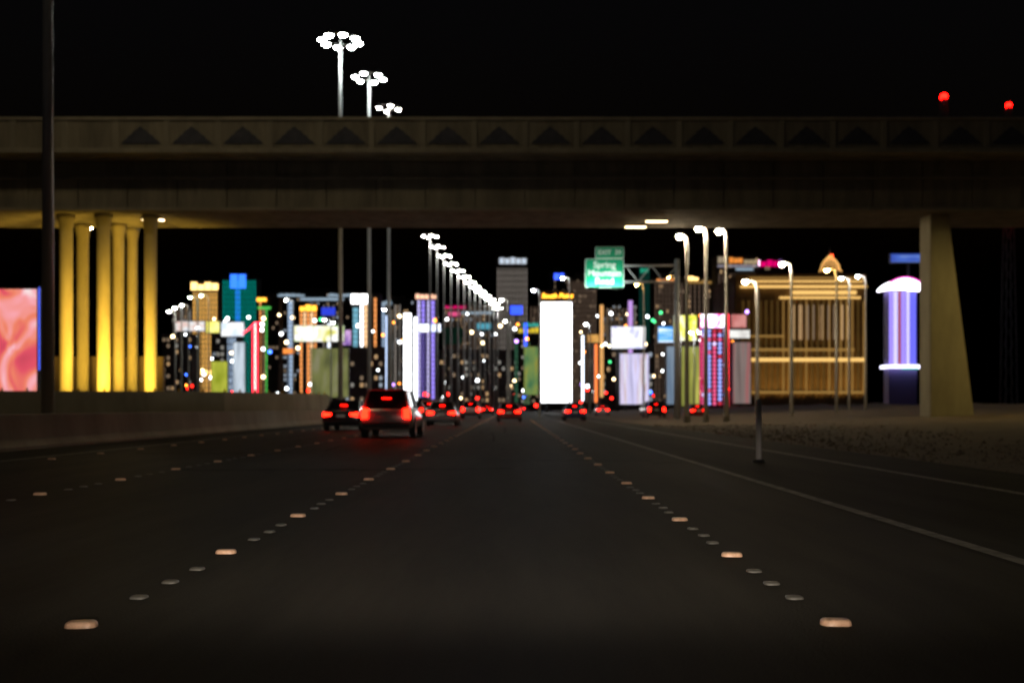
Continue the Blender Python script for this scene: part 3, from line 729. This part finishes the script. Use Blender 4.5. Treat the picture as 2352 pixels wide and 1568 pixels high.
# domed crown and spire
cr = []
for k, (r, y) in enumerate([(26, 629), (26, 618), (22, 612), (20, 602), (14, 592), (7, 585), (3, 580)]):
    cr.append((SX(r, d), zz(y)))
mb = MB(); n = 20; vs_ = []; fs = []
for r, z in cr:
    for q in range(n): vs_.append((cp(1922) + r*math.cos(2*math.pi*q/n), 8 + r*math.sin(2*math.pi*q/n), z))
for k in range(len(cr)-1):
    for q in range(n): fs.append((k*n+q, k*n+(q+1) % n, (k+1)*n+(q+1) % n, (k+1)*n+q))
dome = mb.add(vs_, fs).build('dome', STUCCO, cas, smooth=True)
for q in range(n):
    a_ = math.pi + math.pi*q/(n-1); pts = [(cp(1922) + r*1.03*math.cos(a_), 8 + r*1.03*math.sin(a_), z) for r, z in cr[1:]]
    if q % 2: MB().tube(pts, .18, 5).build('light_rib', E('dome_rib', (1, .5, .14), 1.3), dome)
MB().tube([(cp(1922), 8, zz(581)), (cp(1922), 8, zz(558))], [.35, .05], 8).build('spire', STEEL, cas)
MB().tube([(cp(1925), 7, zz(596)), (cp(1925), 7, zz(578))], .45, 8).build('red_lamp', E('spire_red', (1, .08, .02), 6), cas)

for k in range(7):  # spots added along the base to brighten the casino wall
    x = cp(1705 + k*44)
    MB().box(x-.5, x+.5, -9.4, -8.6, 0, .6).build('added_uplight', DARKST, cas)
    l = bpy.data.lights.new('added_wall_light', 'SPOT'); l.energy = 3800; l.color = (1, .55, .12); l.spot_size = R(85); l.spot_blend = .8; l.shadow_soft_size = .3
    o = bpy.data.objects.new('added_wall_light', l); COL.objects.link(o); o.parent = cas; o.location = (x, -9, .75)
    o.rotation_euler = Vector((0, 9, 17)).to_track_quat('-Z', 'Y').to_euler()

def lightbox(name, label, px0, px1, py0, py1, d, m, depth=.6, frame=DARKST, legs=1, cat='sign', extra=None, group=None, fw=None, ground=True):
    """a self-lit sign: cabinet, face, post(s)"""
    if py1 > 855: py1 += 40
    a = W(px0, py1, d); b = W(px1, py0, d); wd = b.x-a.x; h = b.z-a.z
    t = thing(name, label, cat, ((a.x+b.x)/2, d, 0), 0, group)
    fw = fw if fw is not None else .03*max(wd, h)**.5+.05
    MB().box(-wd/2-fw, wd/2+fw, .02, depth, a.z-fw, b.z+fw).build('cabinet', frame, t, bevel=.03)
    f = MB().box(-wd/2, wd/2, -.04, .019, a.z, b.z).build('face', m, t)
    if ground:
        xs = [0] if legs == 1 else [-wd*.3, wd*.3]
        for x in xs: MB().tube([(x, depth*.5, -.2), (x, depth*.5, a.z-fw)], max(.15, wd*.045), 12).build('post', DARKST, t, smooth=True)
    return t, wd, h, a, b

# tower-top signs behind the casino
tower('hotel_tower', 'dark hotel tower with orange and white sign band right of the three lamps', 1646, 1742, 590, 760, FACADE_B, bands=[(590, 604, 1648, 1672, E('sign_cream', (.75, .6, .4), .45)), (590, 604, 1674, 1706, E('sign_orange2', (1, .32, .05), .9)), (592, 606, 1708, 1740, E('sign_cream2', (.8, .6, .35), .5)), (616, 621, 1690, 1730, ICE_HI), (609, 613, 1648, 1740, E('sign_lilac', (.55, .5, .6), .5))],
      strips=[(1652+i*9, 2.6, BROWN_S, 628, 870) for i in range(10)], win=[W_DIM, W_WARM], winp=.18, roofbox=False)
tower('hotel_tower', 'dark tower with magenta rooftop sign above the golden casino', 1744, 1800, 596, 820, bands=[(596, 612, 1746, 1790, MAGENTA), (597, 611, 1736, 1745, PINKW), (597, 611, 1790, 1798, VIOL_N)], win=[W_DIM], winp=.12, roofbox=False)

# ------------------------------------------------------------------ signs, screens and pylons
SCR_PINK = screen('pink_display', [(.0, (.20, .02, .05)), (.36, (.80, .09, .14)), (.46, (.92, .25, .14)), (.56, (1, .40, .45)), (.68, (1, .85, .85))], .95, (.35, .35, .22), distort=1.2)
lightbox('led_display', 'large pink and salmon display at the left edge', -70, 84, 664, 872, 88, SCR_PINK, .7, legs=2, cat='screen')
t = thing('neon_tube_post', 'slender post with blue neon tube beside the pink display', 'neon light', (W(90, 0, 86).x, 86, 0))
MB().tube([(0, .15, -.1), (0, .15, zat(655, 86))], .09, 8).build('post', DARKST, t)
MB().tube([(0, 0, zat(850, 86)), (0, 0, zat(660, 86))], .055, 8).build('tube', E('blue_tube', (.08, .14, 1), 1.5), t)
SCR_W = screen('white_display', [(.3, (.93, .92, 1)), (.6, (1, 1, 1))], 5.0, (.3, .3, .3))
t, wd, h, a, b = lightbox('led_pylon', 'tall blazing white screen with orange lettering on top', 1243, 1313, 694, 884, 240, SCR_W, .9, cat='screen', legs=2)
MB().box(-wd/2-.3, wd/2+.6, -.05, .8, b.z+.35, b.z+2.75).build('header', mat('header_brown', (.08, .03, .01), .5), t, bevel=.05)
text_mesh('lettering', 'South Point', 2.3, E('orange_letters', (1, .42, .03), 5.0, True), t, (.15, -.09, b.z+1.5), .05, .25, fit=wd+.3)
SCR_YW = screen('yellow_white_display', [(.30, (.62, .60, .10)), (.45, (1, 1, .85)), (.52, (1, 1, 1)), (.62, (.55, .75, .25)), (.74, (.45, .25, .75))], 1.25, (.25, .25, .25), distort=.8)
lightbox('billboard', 'white and yellow screen below the long resort', 676, 790, 748, 784, 260, SCR_YW, .8, legs=2, cat='billboard')
lightbox('billboard', 'olive yellow panel below the white and yellow screen', 716, 800, 800, 872, 230, screen('olive_panel', [(.3, (.18, .20, .08)), (.5, (.40, .42, .14)), (.7, (.62, .58, .40))], .42, (.3, .3, .12)), .8, legs=2, cat='billboard')
lightbox('billboard', 'white and pale red screen left of the gold tower base', 402, 470, 738, 760, 250, screen('pale_red_display', [(.3, (.75, .85, 1)), (.5, (1, .95, .92)), (.7, (.85, .35, .25))], .9, (.3, .3, .5)), .7, legs=2, cat='billboard')
lightbox('billboard', 'small yellow screen beside the gold tower base', 474, 504, 738, 764, 255, screen('yellow_display', [(.3, (.9, .8, .05)), (.7, (1, .95, .35))], 1.2, (.4, .4, .4)), .7, legs=1, cat='billboard')
lightbox('billboard', 'lime yellow panel standing low left of the teal tower', 486, 522, 830, 876, 210, screen('lime_display', [(.3, (.35, .42, .02)), (.7, (.75, .78, .10))], .7, (.5, .5, .2)), .7, legs=1, cat='billboard')
lightbox('billboard', 'white screen in front of the teal tower', 508, 560, 740, 772, 245, screen('cool_white_display', [(.3, (.65, .8, .95)), (.6, (1, 1, 1))], 1.1, (.4, .4, .4)), .7, legs=2, cat='billboard')
t, *_ = lightbox('led_pylon', 'pale bluish vertical pylon left of the red neon sign', 536, 562, 786, 886, 215, screen('pale_blue_display', [(.3, (.35, .42, .50)), (.6, (.75, .85, .95))], .9, (1.2, 1, .1)), .7, legs=1, cat='screen')
# red neon pylon
d = 190; t = thing('neon_pylon', 'slim pylon with red neon tubes below the teal tower', 'neon sign', (W(586, 0, d).x, d, 0))
MB().box(-.9, .9, .1, .5, 0, zat(738, d)).build('panel', DARKST, t)
for x, z0, z1, m in ((-.45, 930, 744, RED_N), (0, 922, 742, E('white_red_neon', (1, .55, .5), 6)), (.45, 912, 746, RED_N)):
    MB().tube([(x, 0, zat(z0, d)), (x, 0, zat(z1, d))], .07, 8).build('tube', m, t)
MB().tube([(-2.4, 0, zat(766, d)), (-1.2, 0, zat(756, d)), (0, 0, zat(741, d)), (1.1, 0, zat(741, d))], .12, 8).build('tube', RED_N, t)
# bright white pylon and companions beside the purple tower
lightbox('led_pylon', 'bright white pylon left of the purple tower', 928, 944, 720, 878, 300, E('pylon_white', (.95, .97, 1), 7, True), .8, cat='screen')
lightbox('led_pylon', 'second slimmer white pylon left of the purple tower', 951, 958, 728, 880, 305, E('pylon_white2', (.92, .96, 1), 4, True), .8, cat='screen')
t, wd, h, a, b = lightbox('billboard', 'blue white screen at the foot of the purple tower', 962, 1012, 744, 762, 310, screen('blue_white_display', [(.3, (.35, .5, 1)), (.6, (1, 1, 1))], 2.0, (.6, .4, .6)), .8, legs=2, cat='billboard')
lightbox('billboard', 'green traffic board far along the freeway', 1016, 1062, 752, 790, 420, mat('board_green', (.0, .25, .14), .5), .4, legs=2, cat='road sign')
lightbox('billboard', 'blue round edged sign before the grey hotel', 1172, 1200, 702, 722, 520, E('blue_sign', (.03, .08, .95), 2.2), .8, cat='sign')
lightbox('led_pylon', 'slim blue pylon before the grey hotel', 1204, 1211, 742, 868, 500, BLUE_N, .6, cat='sign')
# cluster right of the sign
SCR_BW = screen('violet_white_display', [(.30, (.45, .45, 1)), (.44, (.9, .92, 1)), (.54, (1, 1, 1)), (.66, (.7, .62, 1)), (.78, (.25, .4, .9))], 1.2, (.35, .35, .35), distort=.6)
lightbox('billboard', 'dazzling violet white screen below the green sign', 1404, 1482, 750, 800, 230, SCR_BW, .8, legs=2, cat='billboard')
SCR_VS = screen('violet_strip_display', [(.32, (.30, .28, .45)), (.5, (.70, .66, .95)), (.62, (.55, .4, .4)), (.7, (.8, .85, 1))], 1.1, (1.3, 1, .06))
lightbox('led_pylon', 'violet striped panel under the violet white screen', 1424, 1490, 812, 888, 222, SCR_VS, .8, legs=2, cat='screen')
lightbox('billboard', 'blue screen with white bands left of the yellow billboard', 1512, 1556, 750, 786, 200, screen('blue_banded_display', [(.35, (.03, .25, .75)), (.5, (.12, .45, .95)), (.62, (.8, .9, 1))], 1.3, (.12, .3, 2.2)), .7, legs=1, cat='billboard')
lightbox('billboard', 'lime yellow screen left of the dotted pylon', 1548, 1600, 724, 782, 196, screen('lime_yellow_display', [(.3, (.45, .55, .05)), (.48, (.95, .92, .10)), (.6, (1, 1, .75)), (.72, (.35, .35, .1))], 1.3, (.5, .5, .4)), .7, legs=1, cat='billboard')
lightbox('led_pylon', 'grey blue vertical panel below the blue screen', 1532, 1562, 796, 888, 192, screen('grey_blue_display', [(.3, (.12, .2, .32)), (.7, (.4, .5, .6))], .7, (1.3, 1, .08)), .7, cat='screen')
lightbox('led_pylon', 'olive vertical panel below the lime yellow screen', 1566, 1606, 796, 892, 190, screen('olive_strip_display', [(.3, (.12, .14, .05)), (.5, (.40, .42, .08)), (.7, (.75, .72, .15))], .7, (1.2, 1, .08)), .7, cat='screen')
# dotted pylon: rows of round lamps
d = 185.0; a = W(1610, 940, d); b = W(1672, 718, d); wd = b.x-a.x
t = thing('dotted_pylon', 'tall pylon studded with pink and blue round lamps', 'neon sign', ((a.x+b.x)/2, d, 0))
MB().box(-wd/2, wd/2, 0, .8, -.1, b.z).build('cabinet', mat('pylon_maroon', (.10, .015, .03), .5), t, bevel=.05)
MB().box(-wd/2, wd/2, -.06, -.002, zat(752, d), zat(722, d)).build('face', screen('pink_white_display', [(.3, (.9, .05, .2)), (.45, (1, .5, .95)), (.55, (1, 1, 1)), (.7, (.6, .5, 1))], 3.2, (.8, .8, .8)), t)
dots = [E('dot_blue', (.35, .42, 1), 1.3), E('dot_pink', (1, .12, .30), 1.0), E('dot_lilac', (.75, .6, 1), 1.5), E('dot_red', (.8, .04, .08), .8)]
nrow = 18; dmesh = {}
for i in range(nrow):
    for j in range(5):
        m = dots[(0 if j in (1, 3) else 1) if i < nrow-3 else random.randrange(4)]
        if random.random() < .15: m = random.choice(dots)
        z = zat(926, d) + (zat(760, d)-zat(926, d))*i/(nrow-1); x = -wd/2 + wd*(j+.5)/5
        if m.name not in dmesh:
            o = MB().tube([(0, 0, 0), (0, -.12, 0), (0, -.2, 0)], [.36, .32, .12], 10).build('round_lamp', m, t, smooth=True); dmesh[m.name] = o.data
        else:
            o = bpy.data.objects.new('round_lamp', dmesh[m.name]); COL.objects.link(o); o.parent = t
        o.location = (x, -.003, z)
for j, (x0_, x1_) in enumerate(((-wd/2-.12, -wd/2-.02), (wd/2+.02, wd/2+.12))):
    MB().box(x0_, x1_, -.1, .2, .5, b.z-.2).build('edge_neon', RED_N if j else E('edge_magenta', (.9, .02, .2), 1.5), t)
lightbox('billboard', 'pale red panel right of the dotted pylon', 1680, 1714, 722, 752, 188, screen('pale_red_panel', [(.3, (.55, .08, .08)), (.6, (.85, .35, .32))], .8, (.5, .5, .5)), .7, cat='billboard')
lightbox('billboard', 'white banner panel right of the dotted pylon', 1676, 1722, 758, 776, 187, screen('white_panel', [(.3, (.7, .68, .65)), (.6, (1, 1, .95))], 1.0, (.5, .5, .5)), .7, cat='billboard')
lightbox('led_pylon', 'greyish pink vertical panel right of the dotted pylon', 1684, 1724, 786, 886, 182, screen('grey_pink_panel', [(.3, (.16, .11, .10)), (.5, (.36, .28, .26)), (.7, (.55, .16, .16))], .62, (1.6, 1, .05)), .7, cat='screen')
# purple canopy pylon
d = 170.0; a = W(2041, 935, d); b = W(2106, 668, d); wd = b.x-a.x
t = thing('canopy_pylon', 'purple lit pylon under a glowing white shell canopy', 'neon sign', ((a.x+b.x)/2, d, 0))
MB().box(-wd/2, wd/2, 0, 2.2, -.1, b.z).build('shaft', mat('pylon_violet', (.10, .08, .25), .4), t)
for k, (u, w_, m) in enumerate(((.08, .13, PURP), (.24, .14, PURP_P), (.385, .06, E('pylon_red', (.75, .15, .25), .7)), (.52, .15, PURP), (.68, .10, PURP_P), (.86, .20, E('pylon_blue', (.16, .16, 1), 1.1)))):
    MB().box(-wd/2+wd*(u-w_/2), -wd/2+wd*(u+w_/2), -.14, -.003, zat(838, d), b.z-.05).build('light_strip', m, t)
sh = []
for k in range(17):
    u = k/16.0; x = (-.72 + 1.44*u)*wd; z = b.z + .25 + SX(24, d)*math.sin(math.pi*min(1, max(0, u)))**.75
    sh.append((x, z))
sh += [(x*.93, b.z + .05 + (z-b.z)*.22) for x, z in reversed(sh)]
shell = MB().prism(sh, -1.2, 2.6).build('canopy', E('shell_white', (.92, .84, 1), 7, True), t)
MB().tube([(x, -1.25, z+.08) for x, z in sh[2:15]], .16, 6).build('rim_neon', E('rim_magenta', (1, .1, .6), 2.0), shell)
MB().box(-wd*.62, wd*.72, -1.0, 2.4, zat(838, d)-.55, zat(838, d)-.02).build('lower_glow', E('lower_white', (.80, .78, 1), 3.0, True), t)
MB().box(-wd*.1, wd*.45, -1.1, -.9, zat(838, d)-.75, zat(838, d)-.56).build('green_trim', E('green_trim', (0, .6, .35), 1.2), t)
lightbox('billboard', 'blue screen floating above the purple pylon', 2046, 2130, 583, 602, 176, screen('blue_pale_display', [(.35, (.03, .08, .55)), (.5, (.08, .2, .8)), (.62, (.45, .6, .9))], .7, (.12, .3, 1.2)), .7, legs=1, cat='billboard')

# ------------------------------------------------------------------ smaller signs and far towers that fill the strip
lightbox('led_pylon', 'slim violet pylon just right of the green sign post', 1443, 1453, 690, 872, 330, E('violet_pylon', (.60, .34, .85), 1.0), .7, cat='sign')
lightbox('led_pylon', 'slim amber pylon right of the tall white screen', 1378, 1386, 700, 872, 340, E('amber_pylon', (1, .50, .16), .9), .7, cat='sign')
lightbox('led_pylon', 'slim orange pylon left of the violet white screen', 1366, 1372, 790, 884, 225, E('orange_pylon', (1, .22, .05), 1.6), .6, cat='sign')
lightbox('led_pylon', 'slim white pylon between the two white screens', 1336, 1341, 770, 880, 250, E('thin_white_pylon', (.85, .92, 1), 3), .6, cat='sign')
lightbox('billboard', 'small amber screen right of the tall white screen', 1350, 1376, 768, 786, 260, screen('amber_display', [(.3, (.5, .2, .03)), (.7, (1, .55, .15))], .9, (.5, .5, .5)), .6, cat='billboard')
lightbox('billboard', 'small green screen beside the tall white screen', 1204, 1236, 796, 866, 262, screen('green_display', [(.3, (.05, .25, .12)), (.55, (.30, .45, .12)), (.7, (.55, .45, .06))], .55, (.5, .5, .2)), .6, cat='billboard')
lightbox('billboard', 'small teal sign at the foot of the grey hotel', 1096, 1128, 742, 756, 480, E('teal_board', (.10, .42, .55), .9), .6, cat='billboard')
lightbox('billboard', 'small magenta sign at the foot of the dark block', 1030, 1056, 716, 726, 560, E('pink_board', (.9, .10, .28), .9), .6, cat='billboard')
lightbox('billboard', 'small orange sign beside the green trimmed block', 650, 676, 800, 812, 300, E('orange_board', (1, .30, .06), 1.2), .6, cat='billboard')
lightbox('billboard', 'small blue sign under the long resort roofline', 738, 770, 706, 724, 430, E('blue_board', (.03, .06, .75), 1.0), .6, cat='billboard')
lightbox('billboard', 'small violet screen left of the cyan and amber tower', 778, 806, 758, 792, 270, screen('violet_display', [(.3, (.25, .12, .5)), (.6, (.75, .45, .85))], .9, (.5, .5, .4)), .6, cat='billboard')
lightbox('led_pylon', 'pale slim pylon left of the violet screen', 752, 760, 742, 868, 285, E('pale_pylon', (.8, .86, .95), 1.6), .6, cat='sign')
lightbox('led_pylon', 'bluish slim pylon left of the bright white pylons', 886, 894, 724, 866, 320, E('bluish_pylon', (.55, .70, 1), 2.0), .6, cat='sign')
tower('hotel_tower', 'dim teal tower behind the violet pylon', 1466, 1494, 618, 1400, strips=[(1470+i*5, 2, E('deep_teal', (.02, .25, .18), .22), 624, 880) for i in range(5)], bands=[(616, 626, 1470, 1490, E('teal_crown', (.03, .5, .3), .6))], roofbox=False)
tower('office_block', 'brown block with amber windows below the three bright lamps', 1560, 1646, 640, 820, FACADE_B, strips=[(1566+i*10, 3, BROWN_S, 650, 872) for i in range(8)], bands=[(634, 644, 1576, 1604, GOLD_HI), (646, 651, 1580, 1640, GL2)], win=[W_WARM, W_DIM], winp=.16, cat='building', roofbox=False)

# ------------------------------------------------------------------ luminaires fixed under the flyover
for px, d, lab in ((352, 64.0, 'long warm luminaire under the flyover right of the lit columns'), (1508, 64.5, 'warm luminaire under the flyover above the three bright lamps'), (1460, 66.5, 'dim warm luminaire under the flyover above the green sign')):
    X = SX(px-1176, d)
    t = thing('underbridge_light', lab, 'light', (X, d, zg0), 0, 'warm luminaires under the flyover')
    MB().box(-.75, .75, -.16, .16, -.16, -.005).build('housing', DARKST, t, bevel=.02)
    MB().box(-.68, .68, -.13, .13, -.22, -.161).build('lens', emit('underbridge_lens', (1, .72, .38), 9, True), t)

# ------------------------------------------------------------------ wide dim hotels far behind and the many small lamps of the strip
for px0, px1, pt, lab in ((395, 470, 705, 'wide dim slab far behind the gold crowned tower'), (590, 660, 735, 'wide dim slab far behind the green trimmed block'), (728, 812, 715, 'dim slab behind the olive panel'),
                          (868, 960, 720, 'dim slab far behind the white pylons'), (1060, 1150, 735, 'dim slab far behind the end of the mast row'), (1380, 1470, 700, 'dim slab far behind the violet white screen')):
    tower('hotel_tower', lab, px0, px1, pt, 1600 + px0*.2, FACADE_B, strips=[(px0+6+i*9, 2.6, random.choice([BROWN_S, GREY_S, W_DIM]), pt+8, 890) for i in range(int((px1-px0)/9))], win=[W_WARM, W_PALE, W_COOL], winp=.22)
LC = {'white': (E('far_white', (.92, .97, 1), 9), 75), 'warm': (E('far_warm', (1, .72, .38), 9), 45), 'red': (E('far_red', (1, .015, .008), 9), 60), 'blue': (E('far_blue', (.05, .16, 1), 7), 12), 'green': (E('far_green', (.06, .7, .22), 4), 10), 'orange': (E('far_orange', (1, .28, .03), 8), 18), 'violet': (E('far_violet', (.5, .25, 1), 6), 8)}
for cname, (m, num) in LC.items():
    proto = None
    for k in range(num):
        while True:
            px = random.choice([random.gauss(1080, 190), random.uniform(380, 760), random.uniform(1330, 1720)])
            if 370 < px < 1725 and not (1236 < px < 1322): break
        d = random.uniform(230, 560)
        if cname == 'red': py = random.uniform(885, 938)
        else: py = random.uniform(715, 915)
        p = W(px, py, d)
        if p.z < .6: p.z = .6
        sc = d/330.0*random.uniform(.8, 1.5)
        if proto is None:
            t = thing('strip_lamp', '', 'lamp')
            MB().tube([(0, 0, -14), (0, 0, -.1)], .05, 5).build('pole', DARKST, t)
            MB().tube([(0, 0, -.42), (0, 0, -.25), (0, 0, .1), (0, 0, .35)], [.22, .40, .40, .16], 8).build('globe', m, t, smooth=True)
            proto = t
        else: t = copy_tree(proto)
        t.location = p; t.scale = (sc, sc, sc)
        for ch in t.children:
            if ch.name.startswith('pole'): ch.scale = (1, 1, max(.05, (p.z/sc)/14.0))
        tag(t, 'tiny %s lamp on a thin pole in the far strip of lights' % cname, 'lamp', '%s lamps in the far strip' % cname)

# tar sealed cracks and joints in the road
TAR = mat('tar_seal', (0.010, 0.010, 0.009), 0.8, spec=0.0)
for k in range(15):
    mb = MB(); vs_ = []; fs = []; lengthwise = k % 3 == 0
    x = random.uniform(-9.5, 3.0); y = random.uniform(17, 48); n = 26
    for i in range(n):
        if lengthwise: x += random.uniform(-.05, .05); y += random.uniform(.35, .6); a_, b_ = (x, y), (x + random.uniform(.025, .06), y)
        else: x += random.uniform(.06, .2); y += random.uniform(-.09, .11); a_, b_ = (x, y), (x, y + random.uniform(.05, .12))
        if x > 3.4: break
        vs_ += [(a_[0], a_[1], .003), (b_[0], b_[1], .003)]
        if i: fs.append((2*i-2, 2*i-1, 2*i+1, 2*i))
    if fs: tag(mb.add(vs_, fs).build('tar_seam', TAR), kind='structure')

# ------------------------------------------------------------------ gravel beside the ramp
mb = MB()
for k in range(2600):
    x = 8.5 + abs(random.gauss(0, 1))*4.0; y = random.uniform(8, 60); r = random.uniform(.02, .09)*(1.6 if random.random() < .06 else 1)
    u = (x - 8.6)/38; z = -.02 + 1.5*(max(0, u)**1.5)*min(1, (y+10)/60)
    c = [(math.cos(a_)*r*random.uniform(.7, 1.2), math.sin(a_)*r*random.uniform(.7, 1.2)) for a_ in (0, 1.2, 2.5, 3.8, 5.1)]
    mb.add([(x+p_, y+q_, z-.03) for p_, q_ in c] + [(x, y, z+r*.8)], [(i_, (i_+1) % 5, 5) for i_ in range(5)])
tag(mb.build('gravel', noisy('gravel_stone', (.07, .055, .04), (.24, .19, .14), 3.0, .95)), 'loose grey brown gravel along the right bank', 'gravel', kind='stuff')
